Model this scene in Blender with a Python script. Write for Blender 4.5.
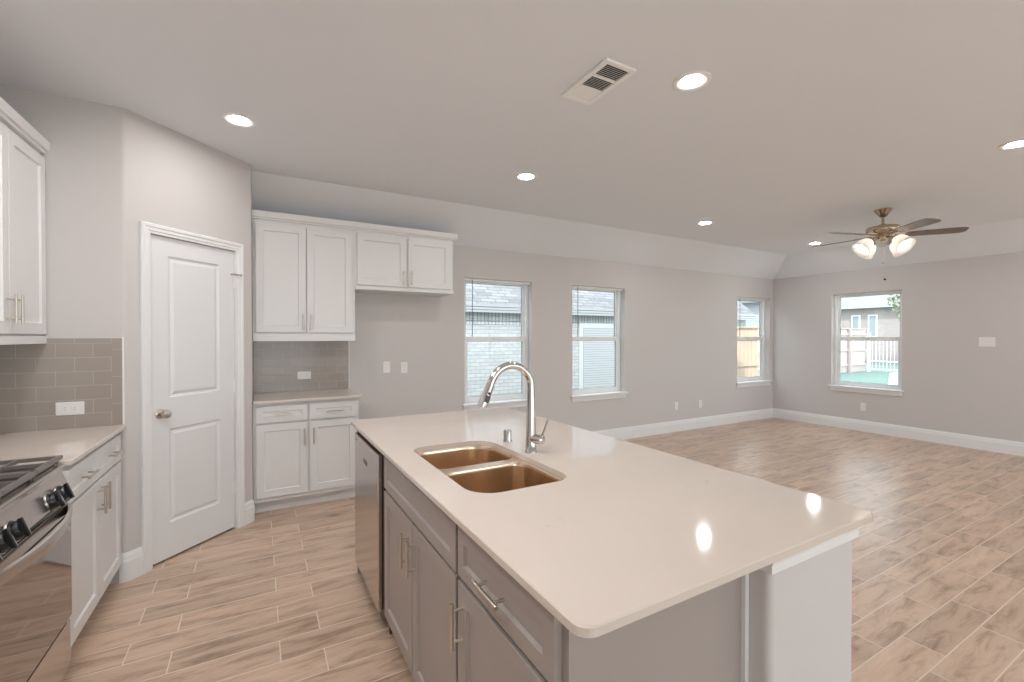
import bpy, bmesh, math, random
from mathutils import Vector, Matrix
random.seed(4)
PI = math.pi
for o in list(bpy.data.objects): bpy.data.objects.remove(o)
sc = bpy.context.scene
C = sc.collection

# ------------------------------------------------------------------ camera
cam_data = bpy.data.cameras.new('camera')
cam = bpy.data.objects.new('camera', cam_data); C.objects.link(cam)
cam_data.sensor_width = 36.0
cam_data.lens = 450.1 / 1024 * 36.0
cam_data.clip_start = 0.02; cam_data.clip_end = 300
cam.location = (0, 0, 1.42)
cam.rotation_euler = (PI/2 + math.radians(-0.502), 0, -math.radians(29.398))
sc.camera = cam

# ------------------------------------------------------------------ world, sun, exposure
world = bpy.data.worlds.new('sky'); sc.world = world; world.use_nodes = True
bg = world.node_tree.nodes['Background']
bg.inputs['Color'].default_value = (0.86, 0.93, 1.0, 1)
bg.inputs['Strength'].default_value = 2.6
sun_d = bpy.data.lights.new('sun', 'SUN'); sun_d.energy = 3.0; sun_d.angle = math.radians(3); sun_d.color = (1, .96, .9)
sun = bpy.data.objects.new('sun', sun_d); C.objects.link(sun)
sun.rotation_euler = Vector((0.50, 0.62, -0.70)).to_track_quat('-Z', 'Y').to_euler()

def area(name, loc, rot, sx, sy, energy, col=(1, 1, 1)):
    l = bpy.data.lights.new(name, 'AREA'); l.shape = 'RECTANGLE'; l.size = sx; l.size_y = sy
    l.energy = energy; l.color = col
    o = bpy.data.objects.new(name, l); C.objects.link(o); o.location = loc; o.rotation_euler = rot
    return o
# added fill lamps, unseen behind the camera, tilted up to brighten the ceiling
REAR_FILL = 12
for dx in (0.2, 3.4, 6.4):
    area('rear_fill', (dx, -3.40, .95), (-PI/2-math.radians(32), 0, PI), 2.1, 1.5, REAR_FILL, (1.0, 0.96, 0.92))
CAN = 130.0; CAN_LIVING = 186.0        # radiance of the recessed lamp lenses
CANCOL = (1.0, 0.965, 0.955)

sc.view_settings.view_transform = 'Standard'
sc.view_settings.look = 'None'
sc.view_settings.gamma = 1
sc.view_settings.use_curve_mapping = False
sc.view_settings.exposure = 0.41

# ------------------------------------------------------------------ materials
def new_mat(name):
    m = bpy.data.materials.new(name); m.use_nodes = True
    return m, m.node_tree.nodes, m.node_tree.links, m.node_tree.nodes['Principled BSDF']

def mat(name, col, rough=0.5, metal=0.0, bump=0.0, bscale=200, var=0.0, vscale=5, coat=0.0, spec=0.5, aniso=0.0):
    m, n, l, b = new_mat(name)
    b.inputs['Base Color'].default_value = (*col, 1)
    b.inputs['Roughness'].default_value = rough
    b.inputs['Metallic'].default_value = metal
    b.inputs['Specular IOR Level'].default_value = spec
    b.inputs['Coat Weight'].default_value = coat
    b.inputs['Anisotropic'].default_value = aniso
    tc = n.new('ShaderNodeTexCoord')
    if var:
        nz = n.new('ShaderNodeTexNoise'); nz.inputs['Scale'].default_value = vscale; nz.inputs['Detail'].default_value = 4
        l.new(tc.outputs['Object'], nz.inputs['Vector'])
        mx = n.new('ShaderNodeMix'); mx.data_type = 'RGBA'
        mx.inputs['A'].default_value = (*[c*(1-var) for c in col], 1)
        mx.inputs['B'].default_value = (*[min(1, c*(1+var)) for c in col], 1)
        l.new(nz.outputs['Fac'], mx.inputs['Factor']); l.new(mx.outputs['Result'], b.inputs['Base Color'])
    if bump:
        nz = n.new('ShaderNodeTexNoise'); nz.inputs['Scale'].default_value = bscale; nz.inputs['Detail'].default_value = 3
        l.new(tc.outputs['Object'], nz.inputs['Vector'])
        bp = n.new('ShaderNodeBump'); bp.inputs['Strength'].default_value = bump; bp.inputs['Distance'].default_value = 0.002
        l.new(nz.outputs['Fac'], bp.inputs['Height']); l.new(bp.outputs['Normal'], b.inputs['Normal'])
    return m

def emit_mat(name, col, s):
    m, n, l, b = new_mat(name)
    b.inputs['Base Color'].default_value = (.9, .9, .9, 1)
    b.inputs['Emission Color'].default_value = (*col, 1); b.inputs['Emission Strength'].default_value = s
    return m

def brick_mat(name, c1, c2, mortar, bw, rh, ms, offset=0.5, axes='xz', shift=(0, 0), rough=0.5, bump=0.3, smooth=0.1, noise=0.0, spec=0.5):
    m, n, l, b = new_mat(name)
    tc = n.new('ShaderNodeTexCoord'); sp = n.new('ShaderNodeSeparateXYZ'); l.new(tc.outputs['Object'], sp.inputs[0])
    cb = n.new('ShaderNodeCombineXYZ')
    for k, ax in enumerate(axes):
        ad = n.new('ShaderNodeMath'); ad.operation = 'ADD'; ad.inputs[1].default_value = shift[k]
        l.new(sp.outputs[ax.upper()], ad.inputs[0]); l.new(ad.outputs[0], cb.inputs[k])
    bt = n.new('ShaderNodeTexBrick'); l.new(cb.outputs[0], bt.inputs['Vector'])
    bt.inputs['Scale'].default_value = 1; bt.inputs['Color1'].default_value = (*c1, 1); bt.inputs['Color2'].default_value = (*c2, 1)
    bt.inputs['Mortar'].default_value = (*mortar, 1); bt.inputs['Mortar Size'].default_value = ms
    bt.inputs['Mortar Smooth'].default_value = smooth; bt.inputs['Brick Width'].default_value = bw; bt.inputs['Row Height'].default_value = rh
    bt.offset = offset; bt.offset_frequency = 2; bt.squash = 1
    out = bt.outputs['Color']
    if noise:
        nz = n.new('ShaderNodeTexNoise'); nz.inputs['Scale'].default_value = 14; nz.inputs['Detail'].default_value = 6
        l.new(tc.outputs['Object'], nz.inputs['Vector'])
        mx = n.new('ShaderNodeMix'); mx.data_type = 'RGBA'; mx.blend_type = 'MULTIPLY'; mx.inputs['Factor'].default_value = noise
        l.new(out, mx.inputs['A']); l.new(nz.outputs['Color'], mx.inputs['B']); out = mx.outputs['Result']
    l.new(out, b.inputs['Base Color'])
    b.inputs['Roughness'].default_value = rough; b.inputs['Specular IOR Level'].default_value = spec
    bp = n.new('ShaderNodeBump'); bp.invert = True; bp.inputs['Strength'].default_value = bump; bp.inputs['Distance'].default_value = 0.003
    l.new(bt.outputs['Fac'], bp.inputs['Height']); l.new(bp.outputs['Normal'], b.inputs['Normal'])
    return m

def floor_mat():
    m, n, l, b = new_mat('wood_look_plank_tile')
    tc = n.new('ShaderNodeTexCoord')
    mp = n.new('ShaderNodeMapping'); mp.inputs['Location'].default_value = (-0.08 + 6.0, -0.786 + 40*0.1571, 0)
    l.new(tc.outputs['Object'], mp.inputs['Vector'])
    bt = n.new('ShaderNodeTexBrick'); l.new(mp.outputs[0], bt.inputs['Vector'])
    bt.inputs['Scale'].default_value = 1; bt.inputs['Brick Width'].default_value = 0.6; bt.inputs['Row Height'].default_value = 0.1571
    bt.offset = 0.708; bt.offset_frequency = 2; bt.squash = 1
    bt.inputs['Mortar Size'].default_value = 0.0028; bt.inputs['Mortar Smooth'].default_value = 0.2
    bt.inputs['Color1'].default_value = (0, 0, 0, 1); bt.inputs['Color2'].default_value = (1, 1, 1, 1); bt.inputs['Mortar'].default_value = (.5, .5, .5, 1)
    # grain: stretched noise, displaced per plank
    sep = n.new('ShaderNodeSeparateColor'); l.new(bt.outputs['Color'], sep.inputs[0])
    cmb = n.new('ShaderNodeCombineXYZ')
    ml = n.new('ShaderNodeMath'); ml.operation = 'MULTIPLY'; ml.inputs[1].default_value = 23.0; l.new(sep.outputs[0], ml.inputs[0]); l.new(ml.outputs[0], cmb.inputs[2])
    m2 = n.new('ShaderNodeMapping'); m2.inputs['Scale'].default_value = (2.0, 10.0, 1.0); l.new(tc.outputs['Object'], m2.inputs['Vector'])
    ad = n.new('ShaderNodeVectorMath'); ad.operation = 'ADD'; l.new(m2.outputs[0], ad.inputs[0]); l.new(cmb.outputs[0], ad.inputs[1])
    nz = n.new('ShaderNodeTexNoise'); nz.inputs['Scale'].default_value = 1.6; nz.inputs['Detail'].default_value = 8; nz.inputs['Roughness'].default_value = .68; nz.inputs['Distortion'].default_value = .55
    l.new(ad.outputs[0], nz.inputs['Vector'])
    rp = n.new('ShaderNodeValToRGB'); l.new(nz.outputs['Fac'], rp.inputs['Fac'])
    e = rp.color_ramp.elements
    e[0].position = .30; e[0].color = (0.34, 0.225, 0.153, 1)
    e[1].position = .72; e[1].color = (0.72, 0.55, 0.42, 1)
    x = e.new(.5); x.color = (0.61, 0.45, 0.335, 1)
    tn = n.new('ShaderNodeMix'); tn.data_type = 'RGBA'; tn.blend_type = 'MULTIPLY'; tn.inputs['Factor'].default_value = 1
    r2 = n.new('ShaderNodeValToRGB'); l.new(sep.outputs[0], r2.inputs['Fac'])
    r2.color_ramp.elements[0].color = (0.80, 0.79, 0.78, 1); r2.color_ramp.elements[1].color = (1.0, .985, .98, 1)
    l.new(rp.outputs['Color'], tn.inputs['A']); l.new(r2.outputs['Color'], tn.inputs['B'])
    gm = n.new('ShaderNodeMix'); gm.data_type = 'RGBA'; l.new(bt.outputs['Fac'], gm.inputs['Factor'])
    l.new(tn.outputs['Result'], gm.inputs['A']); gm.inputs['B'].default_value = (0.74, 0.63, 0.53, 1)
    l.new(gm.outputs['Result'], b.inputs['Base Color'])
    b.inputs['Roughness'].default_value = 0.34; b.inputs['Specular IOR Level'].default_value = 0.5
    bp = n.new('ShaderNodeBump'); bp.invert = True; bp.inputs['Strength'].default_value = 0.5; bp.inputs['Distance'].default_value = 0.003
    l.new(bt.outputs['Fac'], bp.inputs['Height'])
    b2 = n.new('ShaderNodeBump'); b2.inputs['Strength'].default_value = 0.12; b2.inputs['Distance'].default_value = 0.004
    l.new(nz.outputs['Fac'], b2.inputs['Height']); l.new(bp.outputs['Normal'], b2.inputs['Normal'])
    l.new(b2.outputs['Normal'], b.inputs['Normal'])
    return m

def quartz_mat():
    m, n, l, b = new_mat('cream_quartz')
    tc = n.new('ShaderNodeTexCoord')
    nz = n.new('ShaderNodeTexNoise'); nz.inputs['Scale'].default_value = 3.0; nz.inputs['Detail'].default_value = 5; l.new(tc.outputs['Object'], nz.inputs['Vector'])
    base = n.new('ShaderNodeMix'); base.data_type = 'RGBA'; l.new(nz.outputs['Fac'], base.inputs['Factor'])
    base.inputs['A'].default_value = (0.62, 0.545, 0.485, 1); base.inputs['B'].default_value = (0.69, 0.62, 0.56, 1)
    # sparse darker veins and flecks
    n2 = n.new('ShaderNodeTexNoise'); n2.inputs['Scale'].default_value = 2.6; n2.inputs['Detail'].default_value = 9; n2.inputs['Distortion'].default_value = 1.5; l.new(tc.outputs['Object'], n2.inputs['Vector'])
    n3 = n.new('ShaderNodeTexNoise'); n3.inputs['Scale'].default_value = 45; n3.inputs['Detail'].default_value = 5; n3.inputs['Distortion'].default_value = 1.0; l.new(tc.outputs['Object'], n3.inputs['Vector'])
    r2 = n.new('ShaderNodeValToRGB'); l.new(n2.outputs['Fac'], r2.inputs['Fac']); r2.color_ramp.elements[0].position = .55; r2.color_ramp.elements[0].color = (0, 0, 0, 1); r2.color_ramp.elements[1].position = .64; r2.color_ramp.elements[1].color = (1, 1, 1, 1)
    r3 = n.new('ShaderNodeValToRGB'); l.new(n3.outputs['Fac'], r3.inputs['Fac']); r3.color_ramp.elements[0].position = .60; r3.color_ramp.elements[0].color = (0, 0, 0, 1); r3.color_ramp.elements[1].position = .68; r3.color_ramp.elements[1].color = (1, 1, 1, 1)
    mm = n.new('ShaderNodeMath'); mm.operation = 'MULTIPLY'; l.new(r2.outputs['Color'], mm.inputs[0]); l.new(r3.outputs['Color'], mm.inputs[1])
    m3 = n.new('ShaderNodeMath'); m3.operation = 'MULTIPLY'; m3.inputs[1].default_value = .32; l.new(mm.outputs[0], m3.inputs[0])
    mx = n.new('ShaderNodeMix'); mx.data_type = 'RGBA'; l.new(m3.outputs[0], mx.inputs['Factor']); l.new(base.outputs['Result'], mx.inputs['A']); mx.inputs['B'].default_value = (.30, .25, .21, 1)
    l.new(mx.outputs['Result'], b.inputs['Base Color'])
    b.inputs['Roughness'].default_value = 0.07; b.inputs['Specular IOR Level'].default_value = 0.6
    return m

def glass_mat(name, tint=(0.95, 0.98, 0.98), gloss=.05):
    m, n, l, b = new_mat(name); n.remove(b)
    tr = n.new('ShaderNodeBsdfTransparent'); tr.inputs[0].default_value = (*tint, 1)
    gl = n.new('ShaderNodeBsdfGlossy'); gl.inputs['Roughness'].default_value = 0.02
    lw = n.new('ShaderNodeLayerWeight'); lw.inputs['Blend'].default_value = .5
    pw = n.new('ShaderNodeMath'); pw.operation = 'POWER'; pw.inputs[1].default_value = 4; l.new(lw.outputs['Facing'], pw.inputs[0])
    fr = n.new('ShaderNodeMath'); fr.operation = 'MULTIPLY_ADD'; fr.inputs[1].default_value = .5; fr.inputs[2].default_value = .015; l.new(pw.outputs[0], fr.inputs[0])
    mx = n.new('ShaderNodeMixShader'); l.new(fr.outputs[0], mx.inputs[0]); l.new(tr.outputs[0], mx.inputs[1]); l.new(gl.outputs[0], mx.inputs[2])
    l.new(mx.outputs[0], n['Material Output'].inputs['Surface'])
    return m

def frosted_mat():
    m, n, l, b = new_mat('frosted_shade_glass'); n.remove(b)
    t = n.new('ShaderNodeBsdfTranslucent'); t.inputs[0].default_value = (.95, .93, .9, 1)
    d = n.new('ShaderNodeBsdfDiffuse'); d.inputs[0].default_value = (.9, .88, .86, 1)
    g = n.new('ShaderNodeBsdfGlossy'); g.inputs['Roughness'].default_value = .25
    a = n.new('ShaderNodeMixShader'); a.inputs[0].default_value = .4; l.new(t.outputs[0], a.inputs[1]); l.new(d.outputs[0], a.inputs[2])
    c = n.new('ShaderNodeMixShader'); c.inputs[0].default_value = .06; l.new(a.outputs[0], c.inputs[1]); l.new(g.outputs[0], c.inputs[2])
    l.new(c.outputs[0], n['Material Output'].inputs['Surface'])
    return m

M = dict(
    wall=mat('greige_wall_paint', (.60, .572, .560), .75, bump=.10, bscale=120),
    ceil=mat('ceiling_paint', (.80, .812, .845), .85, bump=.12, bscale=90),
    trim=mat('white_trim_paint', (.80, .80, .80), .35, bump=.02, bscale=60),
    door=mat('white_door_paint', (.76, .77, .775), .38, bump=.02, bscale=60),
    cab=mat('white_cabinet_paint', (.745, .738, .732), .35, bump=.02, bscale=80),
    cabin=mat('cabinet_gap', (.20, .19, .18), .7, bump=.02),
    grey=mat('grey_cabinet_paint', (.355, .312, .290), .38, bump=.02, bscale=80),
    greydark=mat('island_gap_dark', (.045, .035, .03), .7, bump=.02),  # near-black tone for painted gap shade and the dishwasher body
    nickel=mat('brushed_nickel', (.62, .57, .50), .28, 1, bump=.02, bscale=400),
    chrome=mat('chrome', (.62, .60, .585), .12, 1, bump=.005, bscale=50),
    steel=mat('stainless_steel', (.62, .57, .54), .20, 1, bump=.03, bscale=300, aniso=.6),
    sink=mat('brushed_sink_steel', (.80, .65, .51), .20, 1, bump=.03, bscale=300, aniso=.5),  # warm brown carries the room's reflection in the base colour
    black=mat('black_plastic', (.008, .008, .010), .18, bump=.02, bscale=300),
    iron=mat('cast_iron_grate', (.17, .145, .135), .28, bump=.15, bscale=300),
    hob=mat('black_enamel_cooktop', (.012, .011, .011), .30, bump=.01, spec=.25),
    ovenglass=mat('mirrored_oven_glass', (.40, .36, .335), .05, 1, bump=.004, bscale=20),
    plate=mat('white_plastic_plate', (.82, .80, .78), .35, bump=.01),
    socket=mat('socket_slots', (.38, .37, .36), .5, bump=.01),
    vinyl=mat('white_vinyl', (.83, .85, .85), .35, bump=.01),
    wand=mat('grey_wand_plastic', (.16, .17, .20), .3, bump=.01),
    gasket=mat('dark_gasket', (.32, .34, .36), .6, bump=.01),
    blade=mat('walnut_fan_blade', (.16, .105, .075), .25, bump=.05, bscale=60, var=.3, vscale=20),
    brass=mat('antique_brushed_nickel', (.52, .43, .33), .25, 1, bump=.02),
    ventdark=mat('vent_cavity', (.02, .02, .02), .8, bump=.01),
    vent=mat('white_vent_metal', (.90, .89, .88), .4, bump=.01),
    lens=emit_mat('lamp_lens', CANCOL, CAN),
    lens_living=emit_mat('living_lamp_lens', CANCOL, CAN_LIVING),
    bulb=emit_mat('fan_bulb', (1, .95, .88), 5.0),
    frosted=frosted_mat(),
    pane=glass_mat('window_glass'),
    quartz=quartz_mat(), floor=floor_mat(),
    tile=brick_mat('greige_subway_tile', (.345, .300, .265), (.365, .318, .282), (.44, .40, .365), .155, .0785, .0022, shift=(.036 + 3.1, -.914 + .785), rough=.20, bump=.4),
    tileb=brick_mat('greige_edge_tile', (.345, .300, .265), (.365, .318, .282), (.44, .40, .365), .3, .155, .0022, offset=0, shift=(3.0, .785 - .914 + .02), rough=.12, bump=.4),
    lawn=mat('lawn_grass', (.15, .235, .205), .9, bump=.6, bscale=80, var=.3, vscale=6),  # teal tint puts the window haze into the grass colour
    concrete=mat('patio_concrete', (.62, .58, .50), .85, bump=.2, bscale=80, var=.08, vscale=3),
    fence=mat('cedar_fence', (.50, .37, .28), .8, bump=.2, bscale=40, var=.15, vscale=4),
    fencegrey=mat('weathered_fence', (.44, .38, .37), .8, bump=.2, bscale=40, var=.15, vscale=4),
    ironw=mat('white_iron_fence', (.72, .72, .72), .5, bump=.02),
    brick=brick_mat('pale_grey_brick', (.46, .46, .47), (.55, .55, .56), (.36, .36, .37), .20, .068, .007, shift=(3, 3), rough=.85, bump=.6, noise=.25),
    soldier=brick_mat('soldier_course_brick', (.50, .49, .49), (.60, .59, .59), (.27, .27, .28), .076, .28, .009, offset=0, shift=(3, 5.0), rough=.85, bump=.6, noise=.2),
    shingle=brick_mat('pale_roof_shingles', (.20, .20, .21), (.29, .29, .30), (.11, .11, .12),   .30, .105, .007, offset=.37, axes='xy', rough=.9, bump=.8, noise=.25),
    fascia=mat('grey_fascia', (.36, .37, .385), .6, bump=.05),
    ntrim=mat('neighbour_trim', (.50, .51, .53), .6, bump=.02),
    blind=brick_mat('closed_grey_blind', (.42, .43, .45), (.42, .43, .45), (.25, .26, .28), 9.0, .05, .006, offset=0, shift=(3, 3), rough=.6, bump=.3),
    redbrick=brick_mat('pink_brick', (.42, .34, .34), (.48, .40, .39), (.50, .46, .45), .22, .08, .012, axes='yz', shift=(50, 3), rough=.9, bump=.3, noise=.2),
    roof=mat('grey_roof', (.27, .27, .28), .9, bump=.5, bscale=20, var=.15, vscale=3),
    tan=mat('tan_siding', (.62, .50, .40), .8, bump=.1, bscale=20, var=.1, vscale=2),
    greysiding=brick_mat('grey_board_siding', (.42, .42, .45), (.45, .45, .48), (.30, .30, .33), .25, 9.0, .02, offset=0, axes='xz', shift=(9, 2), rough=.8, bump=.5),
    hglass=mat('dark_house_glass', (.30, .33, .35), .1, bump=.01),
    leaf=mat('tree_leaves', (.26, .28, .20), .8, bump=.3, bscale=20, var=.4, vscale=5),
    bark=mat('tree_bark', (.18, .13, .10), .9, bump=.5, bscale=30),
    dark=mat('dark_void', (.02, .018, .016), .9, bump=.01),
)

# ------------------------------------------------------------------ helpers
def tagp(o, label=None, cat=None, group=None, kind=None):
    if label: o['label'] = label
    if cat: o['category'] = cat
    if group: o['group'] = group
    if kind: o['kind'] = kind
    return o

def thing(name, label, cat, loc=(0, 0, 0), rz=0, group=None, kind=None):
    o = bpy.data.objects.new(name, None); C.objects.link(o); o.location = loc; o.rotation_euler = (0, 0, rz)
    o.empty_display_size = .1
    return tagp(o, label, cat, group, kind)

def obj(name, bm, m, parent=None, smooth=False, bevel=0, label=None, seg=2):
    bmesh.ops.recalc_face_normals(bm, faces=bm.faces)
    me = bpy.data.meshes.new(name); bm.to_mesh(me); bm.free()
    if smooth:
        for p in me.polygons: p.use_smooth = True
        try: me.set_sharp_from_angle(angle=math.radians(40))
        except Exception: pass
    o = bpy.data.objects.new(name, me); C.objects.link(o)
    if m: me.materials.append(m)
    if parent: o.parent = parent
    if bevel:
        md = o.modifiers.new('bevel', 'BEVEL'); md.width = bevel; md.segments = seg; md.limit_method = 'ANGLE'; md.angle_limit = math.radians(50)
    if label: o['label'] = label
    return o

def B(): return bmesh.new()

def box(bm, x0, x1, y0, y1, z0, z1, mtx=None):
    vs = [bm.verts.new((x, y, z)) for z in (z0, z1) for y in (y0, y1) for x in (x0, x1)]
    for f in ((0, 1, 3, 2), (4, 5, 7, 6), (0, 1, 5, 4), (2, 3, 7, 6), (0, 2, 6, 4), (1, 3, 7, 5)):
        bm.faces.new([vs[i] for i in f])
    if mtx: bmesh.ops.transform(bm, matrix=mtx, verts=vs)
    return bm

def bx(*a): return box(B(), *a)

def loft(bm, loops, cap0=True, cap1=True, closed=True):
    R = [[bm.verts.new(p) for p in lp] for lp in loops]
    n = len(R[0])
    for a, b in zip(R[:-1], R[1:]):
        for i in range(n if closed else n-1):
            j = (i+1) % n
            bm.faces.new((a[i], a[j], b[j], b[i]))
    if cap0: bm.faces.new(R[0])
    if cap1: bm.faces.new(R[-1])
    return bm

def lathe(bm, prof, c=(0, 0, 0), n=24, cap0=True, cap1=True, mtx=None):
    loops = [[(c[0]+r*math.cos(2*PI*i/n), c[1]+r*math.sin(2*PI*i/n), c[2]+z) for i in range(n)] for r, z in prof]
    if mtx: loops = [[tuple(mtx @ Vector(p)) for p in lp] for lp in loops]
    return loft(bm, loops, cap0, cap1)

def tube(bm, pts, r, n=12, caps=True):
    pts = [Vector(p) for p in pts]
    rs = r if isinstance(r, (list, tuple)) else [r]*len(pts)
    t0 = (pts[1]-pts[0]).normalized()
    up = Vector((0, 0, 1)) if abs(t0.z) < .9 else Vector((1, 0, 0))
    u = t0.cross(up).normalized(); loops = []
    for i, p in enumerate(pts):
        t = (pts[min(i+1, len(pts)-1)] - pts[max(i-1, 0)]).normalized()
        u = (u - t*u.dot(t)).normalized(); v = t.cross(u)
        loops.append([tuple(p + (u*math.cos(2*PI*k/n) + v*math.sin(2*PI*k/n))*rs[i]) for k in range(n)])
    return loft(bm, loops, caps, caps)

def prism(bm, poly, z0, z1):
    return loft(bm, [[(x, y, z0) for x, y in poly], [(x, y, z1) for x, y in poly]])

def rrect(x0, x1, y0, y1, r, n=6):
    rs = r if isinstance(r, (list, tuple)) else (r, r, r, r)   # corners: x0y0, x1y0, x1y1, x0y1
    cs = [(x0+rs[0], y0+rs[0], PI, rs[0]), (x1-rs[1], y0+rs[1], 1.5*PI, rs[1]), (x1-rs[2], y1-rs[2], 0, rs[2]), (x0+rs[3], y1-rs[3], .5*PI, rs[3])]
    return [(cx+rr*math.cos(a+k/n*PI/2), cy+rr*math.sin(a+k/n*PI/2)) for cx, cy, a, rr in cs for k in range(n+1)]

def fill(bm, loops):
    es = []
    for lp in loops:
        for i in range(len(lp)):
            a, b = lp[i], lp[(i+1) % len(lp)]
            e = bm.edges.get((a, b)) or bm.edges.new((a, b)); es.append(e)
    bmesh.ops.triangle_fill(bm, use_beauty=True, edges=es)

def slab(outer, holes, z0, z1, ease=.003, inset=None):
    """stone slab with eased top edge and holes"""
    bm = B()
    def ring(p, z): return [bm.verts.new((x, y, z)) for x, y in p]
    cx = sum(p[0] for p in outer)/len(outer); cy = sum(p[1] for p in outer)/len(outer)
    sx = max(p[0] for p in outer)-min(p[0] for p in outer); sy = max(p[1] for p in outer)-min(p[1] for p in outer)
    ins = [(cx+(x-cx)*(1-2*ease/sx), cy+(y-cy)*(1-2*ease/sy)) for x, y in outer]
    a = ring(outer, z0); b = ring(outer, z1-ease); c = ring(ins, z1)
    n = len(outer)
    for p, q in ((a, b), (b, c)):
        for i in range(n): bm.faces.new((p[i], p[(i+1) % n], q[(i+1) % n], q[i]))
    tops, bots = [c], [a]
    for h in holes:
        ht = ring(h, z1); hb = ring(h, z0); k = len(h)
        for i in range(k): bm.faces.new((ht[i], ht[(i+1) % k], hb[(i+1) % k], hb[i]))
        tops.append(ht); bots.append(hb)
    fill(bm, tops); fill(bm, bots)
    return bm

def shaker(x0, x1, z0, z1, rail=.057, t=.02, rec=.009, slope=.005):
    """shaker front: frame with a recessed flat panel; face at y=-t, back at y=0"""
    bm = B()
    def R(d, y): return [(x0+d, y, z0+d), (x1-d, y, z0+d), (x1-d, y, z1-d), (x0+d, y, z1-d)]
    loft(bm, [R(0, 0), R(0, -t+.0015), R(.0015, -t), R(rail, -t), R(rail+slope, -t+rec)])
    return bm

def pull(cx, cz, vert, face, parent, L=.135, m=None):
    bm = B(); y = face-.032
    if vert:
        tube(bm, [(cx, y, cz-L/2), (cx, y, cz+L/2)], .0058, 10)
        for s in (-1, 1): tube(bm, [(cx, face, cz+s*L*.33), (cx, y, cz+s*L*.33)], .0045, 8)
    else:
        tube(bm, [(cx-L/2, y, cz), (cx+L/2, y, cz)], .0058, 10)
        for s in (-1, 1): tube(bm, [(cx+s*L*.33, face, cz), (cx+s*L*.33, y, cz)], .0045, 8)
    return obj('handle', bm, m or M['nickel'], parent, smooth=True, label='slim brushed nickel bar pull')

def cabinet(name, label, loc, rz, w, d, z0, z1, fronts, m, toe=True, gapm=None, cat='cabinet', group=None):
    t = thing(name, label, cat, loc, rz, group)
    obj('carcass', bx(0, w, 0, d, z0, z1), m, t, bevel=.0012)
    if toe: obj('toe_kick', bx(0.0, w, .07, d, 0, z0), m, t)
    for f in fronts:
        kind, x0, x1, a, b = f[:5]; h = f[5] if len(f) > 5 else None
        rail = .057 if kind == 'door' else .042
        o = obj({'door': 'door', 'drawer': 'drawer', 'panel': 'false_drawer_front'}[kind], shaker(x0, x1, a, b, rail), m, t)
        if h: pull(h[1], h[2], h[0] == 'v', -.02, o)
    return t

# ------------------------------------------------------------------ room constants
XL, YS, YW, XR, YF = -1.305, 3.375, 4.674, 7.933, -3.2
ZC, ZW = 2.743, 2.44
XC = -0.675            # corner between end wall and diagonal
DX = -0.043            # end of the diagonal / return wall
K = 4.05               # diagonal wall: y = x + K
CZ = 0.914

# floor
obj('floor', bx(XL-.2, XR+.2, YF-.2, YW+.2, -.12, 0), M['floor'])['kind'] = 'structure'

# ceiling: flat field with raked edges along the back and right walls
def ceiling():
    bm = B()
    e = .18
    k = (ZC-ZW)/(YW-4.15)
    x0, y0 = XL-e, YF-e
    xh, yh = 7.41, 4.15
    V = lambda *p: bm.verts.new(p)
    a, b_, c, d = V(x0, y0, ZC), V(xh, y0, ZC), V(xh, yh, ZC), V(x0, yh, ZC)
    r0, r1, l1 = V(XR, y0, ZW), V(XR, YW, ZW), V(x0, YW, ZW)
    bm.faces.new((a, b_, c, d)); bm.faces.new((b_, r0, r1, c)); bm.faces.new((d, c, r1, l1))
    t = [V(x0, y0, 2.98), V(XR, y0, 2.98), V(XR, YW, 2.98), V(x0, YW, 2.98)]
    bm.faces.new(t)
    bm.faces.new((a, d, l1, t[3], t[0])); bm.faces.new((a, b_, r0, t[1], t[0])); bm.faces.new((r0, r1, t[2], t[1])); bm.faces.new((l1, r1, t[2], t[3]))
    o = obj('ceiling', bm, M['ceil']); o['kind'] = 'structure'
ceiling()

WIN = dict(z0=.662, z1=2.09)
def wall_with_openings(name, length, openings, height, thick, loc, rz, m):
    """wall along local x, face at y=0, thickness into +y"""
    bm = B(); xs = 0
    for (a, b, z0, z1) in sorted(openings):
        box(bm, xs, a, 0, thick, 0, height)
        if z0 > 0: box(bm, a, b, 0, thick, 0, z0)
        box(bm, a, b, 0, thick, z1, height)
        xs = b
    box(bm, xs, length, 0, thick, 0, height)
    bmesh.ops.remove_doubles(bm, verts=bm.verts, dist=1e-5)
    o = obj(name, bm, m); o.location = loc; o.rotation_euler = (0, 0, rz); o['kind'] = 'structure'
    return o

W = [(2.020, 2.910), (3.526, 4.429), (6.923, 7.831)]
wall_with_openings('wall_back', XR-DX+.16, [(a-DX, b-DX, WIN['z0']-.02, WIN['z1']) for a, b in W], 2.5, .16, (DX, YW, 0), 0, M['wall'])
# right wall: local x -> -y, faces -x
wall_with_openings('wall_right', YW-YF, [(YW-3.739, YW-2.841, WIN['z0']-.02, WIN['z1'])], 2.5, .16, (XR, YW, 0), -PI/2, M['wall'])
# front wall behind the camera; three openings added to let daylight in
wall_with_openings('wall_front', XR-XL, [(.405, 2.605, .02, 2.2), (3.605, 5.805, .02, 2.2), (6.605, 8.805, .02, 2.2)], 2.9, .16, (XR, YF, 0), PI, M['wall'])
obj('wall_left', bx(XL-.16, XL, YF, YS+.2, 0, 2.9), M['wall'])['kind'] = 'structure'

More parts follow.
